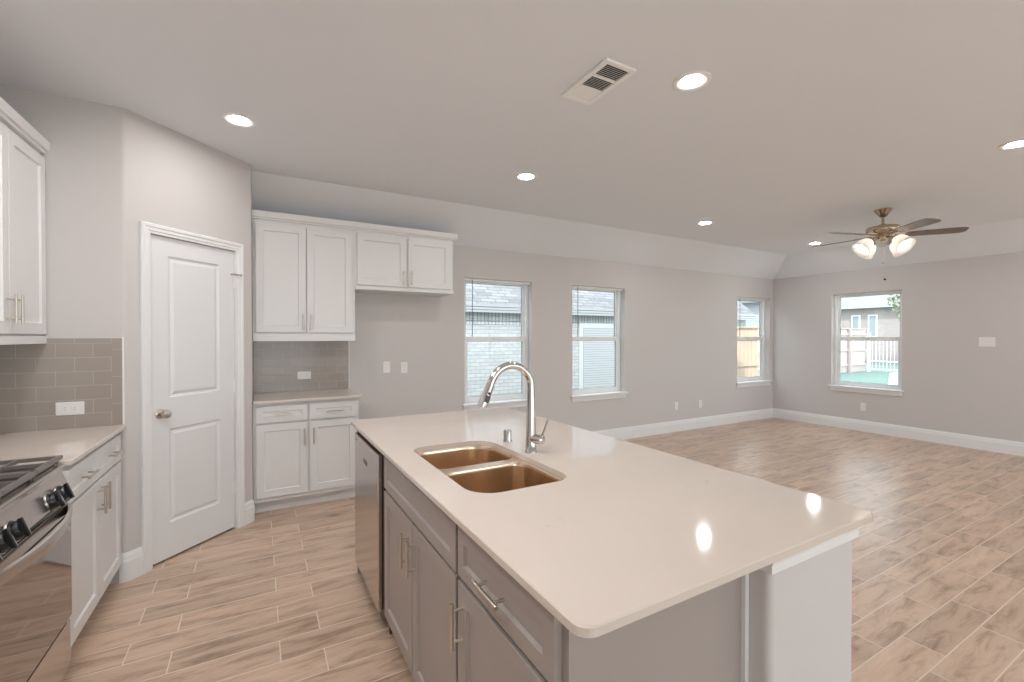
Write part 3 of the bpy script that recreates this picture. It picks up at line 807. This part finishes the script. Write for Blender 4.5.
# sink
def sink():
    t = thing('kitchen_sink', 'double bowl undermount stainless sink in the island', 'sink', (0, 0, 0))
    z = CZ-.0205
    b1 = rrect(.603, .980, 1.298, 1.648, (.10, .075, .06, .06), 8)
    b2 = rrect(.603, .980, 1.690, 2.002, (.06, .06, .11, .07), 8)
    bm = B()
    o = [bm.verts.new((x, y, z)) for x, y in rrect(.575, 1.012, 1.265, 2.035, .12, 6)]
    hs = []
    for lp in (b1, b2): hs.append([bm.verts.new((x, y, z)) for x, y in lp])
    fill(bm, [o]+hs)
    def inside(p, poly):
        r = False
        for i in range(len(poly)):
            (x1, y1), (x2, y2) = poly[i-1], poly[i]
            if (y1 > p.y) != (y2 > p.y) and p.x < (x2-x1)*(p.y-y1)/(y2-y1)+x1: r = not r
        return r
    bad = [f for f in bm.faces if any(inside(f.calc_center_median(), q) for q in (b1, b2))]
    bmesh.ops.delete(bm, geom=bad, context='FACES_ONLY')
    obj('rim', bm, M['sink'], t, label='bright steel rim and divider')
    for nm, lp, dep in (('bowl', b1, .22), ('bowl', b2, .20)):
        cx = sum(p[0] for p in lp)/len(lp); cy = sum(p[1] for p in lp)/len(lp)
        bm = B(); loops = []
        def L(s, zz): return [(cx+(x-cx)*s, cy+(y-cy)*s, zz) for x, y in lp]
        for s, dz in ((1, 0), (.985, .006), (.975, .02), (.955, dep-.03), (.935, dep-.010), (.88, dep-.001), (.5, dep+.003), (.16, dep+.006)):
            loops.append(L(s, z-dz))
        loft(bm, loops, cap0=False, cap1=True)
        bo = obj(nm, bm, M['sink'], t, smooth=True)
        dr = B(); lathe(dr, [(.0005, -.001), (.028, -.001), (.034, .003), (.042, .004), (.044, .001)], (cx, cy, z-dep-.004), 24, cap1=False)
        obj('drain', dr, M['chrome'], bo, smooth=True)
sink()

# faucet
def faucet():
    fx, fy = 1.043, 1.681
    t = thing('kitchen_faucet', 'tall chrome pull down faucet with a side lever on the island', 'faucet', (fx, fy, CZ))
    b = B(); lathe(b, [(.0005, 0), (.027, 0), (.027, .004), (.024, .008), (.023, .075), (.0215, .095), (.0195, .16), (.0175, .24), (.0167, .27)], n=24, cap1=False)
    obj('body', b, M['chrome'], t, smooth=True)
    pts = [(0, 0, .268)]; r = .100
    for i in range(0, 15):
        a = i/14*math.radians(157)
        pts.append((-r+r*math.cos(a), 0, .285+r*math.sin(a)))
    a = math.radians(157); tx, tz = -math.sin(a), math.cos(a)
    ex, ez = pts[-1][0], pts[-1][2]
    pts.append((ex+tx*.02, 0, ez+tz*.02))
    s = B(); tube(s, pts, .0165, 16); obj('spout', s, M['chrome'], t, smooth=True)
    p0 = Vector((ex+tx*.018, 0, ez+tz*.018)); dv = Vector((tx, 0, tz))
    h = B(); tube(h, [p0, p0+dv*.006, p0+dv*.03, p0+dv*.085, p0+dv*.098], [.0172, .0176, .018, .022, .0205], 18)
    ho = obj('spray_head', h, M['chrome'], t, smooth=True)
    # buttons on the side that faces the camera
    nb = Vector((tz, -.9, -tx)).normalized(); nb = Vector((0, -1, 0))
    bb = B()
    c1 = p0+dv*.038+nb*.0190; c2 = p0+dv*.062+nb*.0205
    lathe(bb, [(.0005, -.002), (.0065, -.002), (.0065, .002), (.0005, .002)], n=14, mtx=Matrix.Translation(c1) @ nb.to_track_quat('Z', 'Y').to_matrix().to_4x4())
    R_ = Matrix(((tx, 0, -tz), (0, -1, 0), (tz, 0, tx))).to_4x4()
    box(bb, -.015, .015, -.003, .003, -.0095, .0095, Matrix.Translation(c2) @ R_)
    obj('spray_button', bb, M['black'], ho, bevel=.0015, label='black spray button')
    v = B(); tube(v, [(0, 0, .062), (.010, -.03, .062), (.020, -.062, .063), (.022, -.066, .063)], [.021, .020, .019, .012], 18)
    vo = obj('valve', v, M['chrome'], t, smooth=True)
    lv = B(); tube(lv, [(.018, -.052, .070), (.024, -.060, .090), (.040, -.075, .150)], [.0065, .0045, .0050], 10)
    obj('lever', lv, M['chrome'], vo, smooth=True)
faucet()
ag = B(); lathe(ag, [(.0005, 0), (.022, 0), (.0215, .003), (.0195, .008), (.0195, .052), (.018, .055), (.0005, .0555)], n=24)
ago = obj('air_gap_cap', ag, M['chrome'], None, smooth=True); ago.location = (1.054, 1.915, CZ)
tagp(ago, 'small chrome air gap cap beside the island faucet', 'sink fitting')

# ------------------------------------------------------------------ ceiling fixtures
LL = {(-.098, 3.219): 'round recessed ceiling light nearest the angled pantry door',
      (1.927, 3.185): 'round recessed ceiling light between the wall cabinets and the air vent',
      (1.957, 1.580): 'round recessed ceiling light right beside the air vent',
      (4.517, 3.459): 'round recessed ceiling light in front of the back wall, between the second and third windows',
      (6.856, 3.449): 'round recessed ceiling light near the far corner, left of the fan',
      (4.537, .995): 'round recessed ceiling light cut off by the right edge of the photo',
      (-.62, 2.2): None, (-.62, 1.6): None, (-.25, 1.35): None, (-.65, 1.0): None, (.35, 1.55): None, (.40, .95): None, (1.95, -2.2): None, (4.53, -1.4): None, (6.86, -1.4): None, (6.86, 1.0): None}  # unseen lamps; the kitchen aisle ones are added as fill
for (x, y), lab in LL.items():
    if lab is None: lab = 'round recessed ceiling lamp added unseen, outside the view'
    t = thing('recessed_light', lab, 'ceiling light', (x, y, ZC), 0, 'recessed ceiling lights')
    tr_ = B(); lathe(tr_, [(.094, 0), (.095, -.004), (.088, -.007), (.068, -.005), (.057, -.001), (.057, 0)], n=36, cap0=False, cap1=False)
    obj('trim_ring', tr_, M['vent'], t, smooth=True)
    ln = B(); lathe(ln, [(.0572, -.0015), (.04, -.0026), (.0005, -.003)], n=36, cap0=False)
    obj('lens', ln, M['lens' if x < 3 else 'lens_living'], t, smooth=True)

def vent():
    x0, x1, y0, y1 = 1.440, 1.634, 1.642, 2.015
    t = thing('air_vent', 'white rectangular air vent with three louvred sections in the ceiling', 'vent', ((x0+x1)/2, (y0+y1)/2, ZC))
    hx, hy = (x1-x0)/2, (y1-y0)/2; iw = .026
    obj('backing', bx(-hx+.01, hx-.01, -hy+.01, hy-.01, -.0012, -.0002), M['ventdark'], t)
    f = B(); z0, z1 = -.014, -.001
    box(f, -hx, hx, -hy, -hy+iw, z0, z1); box(f, -hx, hx, hy-iw, hy, z0, z1)
    box(f, -hx, -hx+iw, -hy+iw, hy-iw, z0, z1); box(f, hx-iw, hx, -hy+iw, hy-iw, z0, z1)
    L = (2*hy-2*iw); s = L/3
    for k in (1, 2): box(f, -hx+iw, hx-iw, -hy+iw+k*s-.006, -hy+iw+k*s+.006, z0, z1)
    obj('frame', f, M['vent'], t, bevel=.003)
    for k in range(3):
        a = -hy+iw+k*s+.006; b = a+s-.012
        if k == 0: a -= .006
        if k == 2: b += .006
        g = B(); ang = {0: .70, 1: .62, 2: -.52}[k]
        if k == 9:
            n = 9
            for i in range(n):
                cx = -hx+iw+(i+.5)*(2*hx-2*iw)/n
                box(g, -.0006, .0006, a, b, -.006, .006, Matrix.Translation((cx, 0, -.0075)) @ Matrix.Rotation(-.45, 4, 'Y'))
        else:
            n = 8
            for i in range(n):
                cy = a+(i+.5)*(b-a)/n
                box(g, -hx+iw, hx-iw, -.0065, .0065, -.0006, .0006, Matrix.Translation((0, cy, -.0078)) @ Matrix.Rotation(ang, 4, 'X'))
        obj('louvres', g, M['vent'], t)
vent()

def fan():
    fx, fy = 5.667, 2.195
    t = thing('ceiling_fan', 'five blade ceiling fan with frosted glass lamp shades', 'ceiling fan', (fx, fy, ZC))
    b = B(); lathe(b, [(.0005, 0), (.078, 0), (.080, -.006), (.070, -.020), (.048, -.050), (.034, -.070), (.018, -.078), (.0005, -.078)], n=28)
    obj('canopy', b, M['brass'], t, smooth=True)
    b = B(); tube(b, [(0, 0, -.07), (0, 0, -.155)], .012, 14); obj('downrod', b, M['brass'], t, smooth=True)
    b = B(); lathe(b, [(.0005, -.150), (.03, -.150), (.036, -.160), (.10, -.170), (.135, -.180), (.142, -.195), (.142, -.225), (.130, -.240), (.09, -.250), (.07, -.262), (.0005, -.262)], n=36)
    obj('motor_housing', b, M['brass'], t, smooth=True)
    b = B(); lathe(b, [(.0005, -.262), (.055, -.262), (.060, -.275), (.060, -.300), (.045, -.318), (.03, -.330), (.0005, -.334)], n=28)
    kit = obj('light_kit', b, M['brass'], t, smooth=True)
    lat = Vector((math.cos(.5131), -math.sin(.5131), 0)); dep = Vector((math.sin(.5131), math.cos(.5131), 0))
    base_ang = math.atan2(lat.y, lat.x)
    for k in range(5):
        a = base_ang + math.radians(336+72*k)
        R_ = Matrix.Rotation(a, 4, 'Z') @ Matrix.Translation((0, 0, -.268)) @ Matrix.Rotation(math.radians(-11), 4, 'X')
        bl = B(); N = 12; hw_ = []
        prof = [(.19, .052), (.22, .060), (.40, .066), (.58, .070), (.63, .066), (.655, .052), (.665, .030)]
        up = [(x, w) for x, w in prof] + [(x, -w) for x, w in reversed(prof)]
        loft(bl, [[(x, y, -.003) for x, y in up], [(x, y, .003) for x, y in up]])
        bmesh.ops.transform(bl, matrix=R_, verts=bl.verts)
        bo = obj('blade', bl, M['blade'], t, label='dark wood fan blade')
        br = B(); box(br, .10, .20, -.012, .012, -.0035, .0035, R_ @ Matrix.Translation((0, 0, .006)))
        box(br, .17, .25, -.032, .032, .003, .0065, R_)
        obj('blade_bracket', br, M['brass'], bo, bevel=.002)
    for k in range(4):
        a = base_ang + math.radians((218, 322, 45, 135)[k]-39.5)
        dr = Vector((math.cos(a), math.sin(a), 0))
        p0 = Vector((0, 0, -.292))+dr*.05; p1 = p0+dr*.035+Vector((0, 0, .0)); p2 = p0+dr*.080+Vector((0, 0, -.030))
        ar = B(); tube(ar, [p0, p1, p2], .009, 10)
        ao = obj('lamp_arm', ar, M['brass'], kit, smooth=True)
        ax = (dr*.72+Vector((0, 0, -.70))).normalized()
        Q = Matrix.Translation(p2) @ ax.to_track_quat('Z', 'Y').to_matrix().to_4x4() @ Matrix.Scale(1.28, 4)
        sh = B(); lathe(sh, [(.024, -.006), (.030, .004), (.046, .020), (.058, .045), (.062, .070), (.064, .090), (.071, .108), (.069, .108), (.061, .090), (.059, .070), (.055, .045), (.043, .022), (.027, .006)], n=28, mtx=Q, cap0=False, cap1=False)
        so = obj('lamp_shade', sh, M['frosted'], t, smooth=True, label='frosted glass bell shade')
        ho = B(); lathe(ho, [(.0005, -.012), (.028, -.012), (.028, .004), (.016, .010), (.0005, .010)], n=18, mtx=Q)
        obj('socket_cup', ho, M['brass'], so, smooth=True)
        bu = B(); lathe(bu, [(.0005, .012), (.012, .014), (.016, .03), (.026, .05), (.029, .062), (.024, .078), (.012, .086), (.0005, .088)], n=18, mtx=Q)
        obj('bulb', bu, M['bulb'], so, smooth=True)
    for (lx, ly, z, r, mm) in ((-.02, -.03, -.555, .006, 'brass'), (.0, -.03, -.725, .011, 'black')):
        p = lat*lx*1.0 + dep*ly
        c_ = B(); tube(c_, [(p.x, p.y, -.32), (p.x, p.y, z)], .0009, 6)
        co = obj('pull_chain', c_, M['nickel'], t)
        fb = B(); lathe(fb, [(.0005, -.012), (r, -.006), (r, .004), (.0005, .010)], (p.x, p.y, z), 12)
        obj('chain_fob', fb, M[mm], co, smooth=True)
fan()

# ------------------------------------------------------------------ outdoors
def plank_fence(name, label, p0, p1, z0, z1, m, cap=True):
    t = thing(name, label, 'fence')
    p0, p1 = Vector((*p0, 0)), Vector((*p1, 0)); d = p1-p0; L = d.length; d.normalize(); n = Vector((-d.y, d.x, 0))
    b = B(); Mx = Matrix.Translation(p0) @ Matrix((d, n, Vector((0, 0, 1)))).transposed().to_4x4()
    x = 0; i = 0
    while x < L-.05:
        w = min(.14, L-x); box(b, x+.003, x+w-.003, 0, .018, z0+.03, z1+random.uniform(-.008, .008), Mx); x += .14
    obj('boards', b, m, t)
    r = B()
    for z in (z0+.3, (z0+z1)/2, z1-.25): box(r, 0, L, -.04, 0, z, z+.09, Mx)
    obj('rails', r, m, t)
    if cap: obj('top_cap', box(B(), 0, L, -.05, .07, z1+.01, z1+.04, Mx), m, t)
    x = 0
    while x <= L:
        obj('post', box(B(), x-.045, x+.045, -.13, -.04, z0, z1+.02, Mx), m, t); x += 2.4
GZ = -.10
tagp(obj('lawn', bx(-6, 60, YW+.17, 45, GZ-.3, GZ), M['lawn']), kind='structure')
tagp(obj('lawn', bx(XR+.17, 60, -30, YW+.17, GZ-.3, GZ), M['lawn']), kind='structure')
tagp(obj('patio', prism(B(), [(8.2, 3.2), (8.2, -6), (30, -6), (30, 9.2), (22.9, 8.6)], GZ, GZ+.02), M['concrete']), kind='structure')
tagp(obj('patio', bx(-6, 14, -14, YF-.17, GZ-.1, GZ), M['concrete']), kind='structure')

# neighbour's brick house seen through the two left windows
nh = thing('neighbour_house', 'pale brick house with a shingled roof close outside the two left windows', 'house')
NY = 7.60
obj('wall', bx(-3, 11.6, NY, NY+7, GZ, 1.945), M['brick'], nh)
obj('soldier_course', bx(-3, 11.6, NY-.012, NY-.001, 1.66, 1.91), M['soldier'], nh)
b = B(); ev = 7.45
rf = obj('roof', loft(b, [[(x, 0, 0), (x, 4.6, 0), (x, 4.6, -.06), (x, 0, -.06)] for x in (-3.3, 11.9)]), M['shingle'], nh)
rf.location = (0, ev, 2.015); rf.rotation_euler = (math.radians(38), 0, 0)
obj('gable_wall', prism(B(), [(11.0, NY+.1), (11.6, NY+.1), (11.6, NY+3.5), (11.0, NY+3.5)], 2.02, 2.2), M['brick'], nh)
fa = B()
for a, c_ in ((0, .045), (.055, .10), (.11, .15)): box(fa, -3.3, 11.9, ev-.02-.01*a, ev, 2.025-c_, 2.025-a)
obj('gutter', fa, M['fascia'], nh)
obj('soffit', bx(-3.3, 11.9, ev, NY, 1.915, 1.93), M['fascia'], nh)
wi = obj('window', bx(5.9, 7.3, NY-.03, NY-.001, .2, 1.72), M['ntrim'], nh)
obj('pane', bx(6.0, 7.2, NY-.036, NY-.031, .3, 1.62), M['blind'], wi)

plank_fence('wooden_fence', 'tan cedar privacy fence outside the third window', (8.6, 6.3), (10.1, 6.3), GZ, 1.62, M['fence'])
plank_fence('wooden_fence', 'weathered wooden fence along the left of the yard outside the fan window', (14.5, 9.6), (23.2, 9.6), GZ, 1.75, M['fencegrey'])

# open iron railing across the back of the yard
fr = thing('iron_fence', 'pale iron railing across the far side of the yard', 'fence')
b = B()
for i in range(100):
    y = 9.5-i*.13
    box(b, 23.29, 23.31, y-.008, y+.008, GZ+.05, 1.35)
obj('pickets', b, M['ironw'], fr)
b = B()
for z in (GZ+.1, .35, 1.30): box(b, 23.27, 23.33, -3.5, 9.55, z, z+.05)
obj('rails', b, M['ironw'], fr)
for i in range(6): obj('post', bx(23.25, 23.35, 9.45-i*2.5, 9.55-i*2.5, GZ, 1.6), M['ironw'], fr)

def house(name, label, x0, x1, y0, y1, ze, zr, wallm, wins, ridge='y', face='x'):
    t = thing(name, label, 'house')
    obj('wall', bx(x0, x1, y0, y1, GZ, ze), wallm, t)
    b = B(); e = .5
    if ridge == 'y':
        xm = (x0+x1)/2
        loft(b, [[(x0-e, y, ze-.1), (xm, y, zr), (x1+e, y, ze-.1)] for y in (y0-e, y1+e)])
    else:
        ym = (y0+y1)/2
        loft(b, [[(x, y0-e, ze-.1), (x, ym, zr), (x, y1+e, ze-.1)] for x in (x0-e, x1+e)])
    obj('roof', b, M['roof'], t)
    for (a, c_, z0, z1) in wins:
        if face == 'x': w = obj('window', bx(x0-.06, x0-.001, a, c_, z0, z1), M['vinyl'], t); obj('pane', bx(x0-.075, x0-.061, a+.08, c_-.08, z0+.08, z1-.08), M['hglass'], w)
        else:
            w = obj('window', bx(a, c_, y0-.06, y0-.001, z0, z1), M['vinyl'], t); pb = B()
            zm = (z0+z1)/2
            box(pb, a+.1, c_-.1, y0-.075, y0-.061, z0+.1, zm-.05); box(pb, a+.1, c_-.1, y0-.075, y0-.061, zm+.05, z1-.1)
            obj('pane', pb, M['hglass'], w)
house('distant_house', 'pinkish brick house with a grey roof beyond the railing', 33, 42, 9.0, 15.2, 3.3, 6.2, M['redbrick'], [(10.2, 10.9, 1.5, 2.8), (13.0, 13.5, 1.4, 2.8), (13.9, 14.4, 1.4, 2.8)], 'y', 'x')
house('distant_house', 'two storey tan house seen over the fence through the third window', 24, 31, 18.0, 25, 4.5, 6.5, M['tan'], [(26.3, 28.0, 2.2, 4.1)], 'x', 'y')
sh = thing('garden_shed', 'grey board sided shed gable at the right of the third window view', 'shed')
obj('wall', bx(18.6, 19.2, 11.4, 14.0, GZ, 2.9), M['greysiding'], sh)
obj('gable', loft(B(), [[(18.2, y, 3.4), (18.9, y, 3.7), (19.6, y, 3.4), (19.6, y, 2.88), (18.2, y, 2.88)] for y in (11.2, 14.2)]), M['roof'], sh)

def tree(label, x, y, h, r):
    t = thing('tree', label, 'tree', (x, y, GZ))
    tr = B(); tube(tr, [(0, 0, 0), (.1, .05, h*.35), (.05, 0, h*.6)], [.16, .11, .07], 8)
    for k in range(6):
        a = k*1.05; tube(tr, [(.08, .03, h*(.3+.04*k)), (r*.5*math.cos(a), r*.5*math.sin(a), h*(.55+.05*k))], [.05, .015], 6)
    obj('trunk', tr, M['bark'], t)
    cr = B()
    for i in range(1500):
        u = random.random()*2*PI; v = math.acos(random.uniform(-1, 1)); q = r*(.35+.65*random.random()**.5)
        c = Vector((q*math.sin(v)*math.cos(u), q*math.sin(v)*math.sin(u), h*.68+q*.85*math.cos(v)))
        n = Vector((random.gauss(0, 1), random.gauss(0, 1), random.gauss(0, 1))).normalized(); w = n.orthogonal().normalized(); w2_ = n.cross(w)
        s_ = random.uniform(.08, .16)
        cr.faces.new([cr.verts.new(c+w*s_), cr.verts.new(c+w2_*s_*.5), cr.verts.new(c-w*s_), cr.verts.new(c-w2_*s_*.5)])
    obj('foliage', cr, M['leaf'], t)
tree('loose leafed tree beyond the railing at the right of the fan window view', 29, 9.2, 5.0, 1.7)
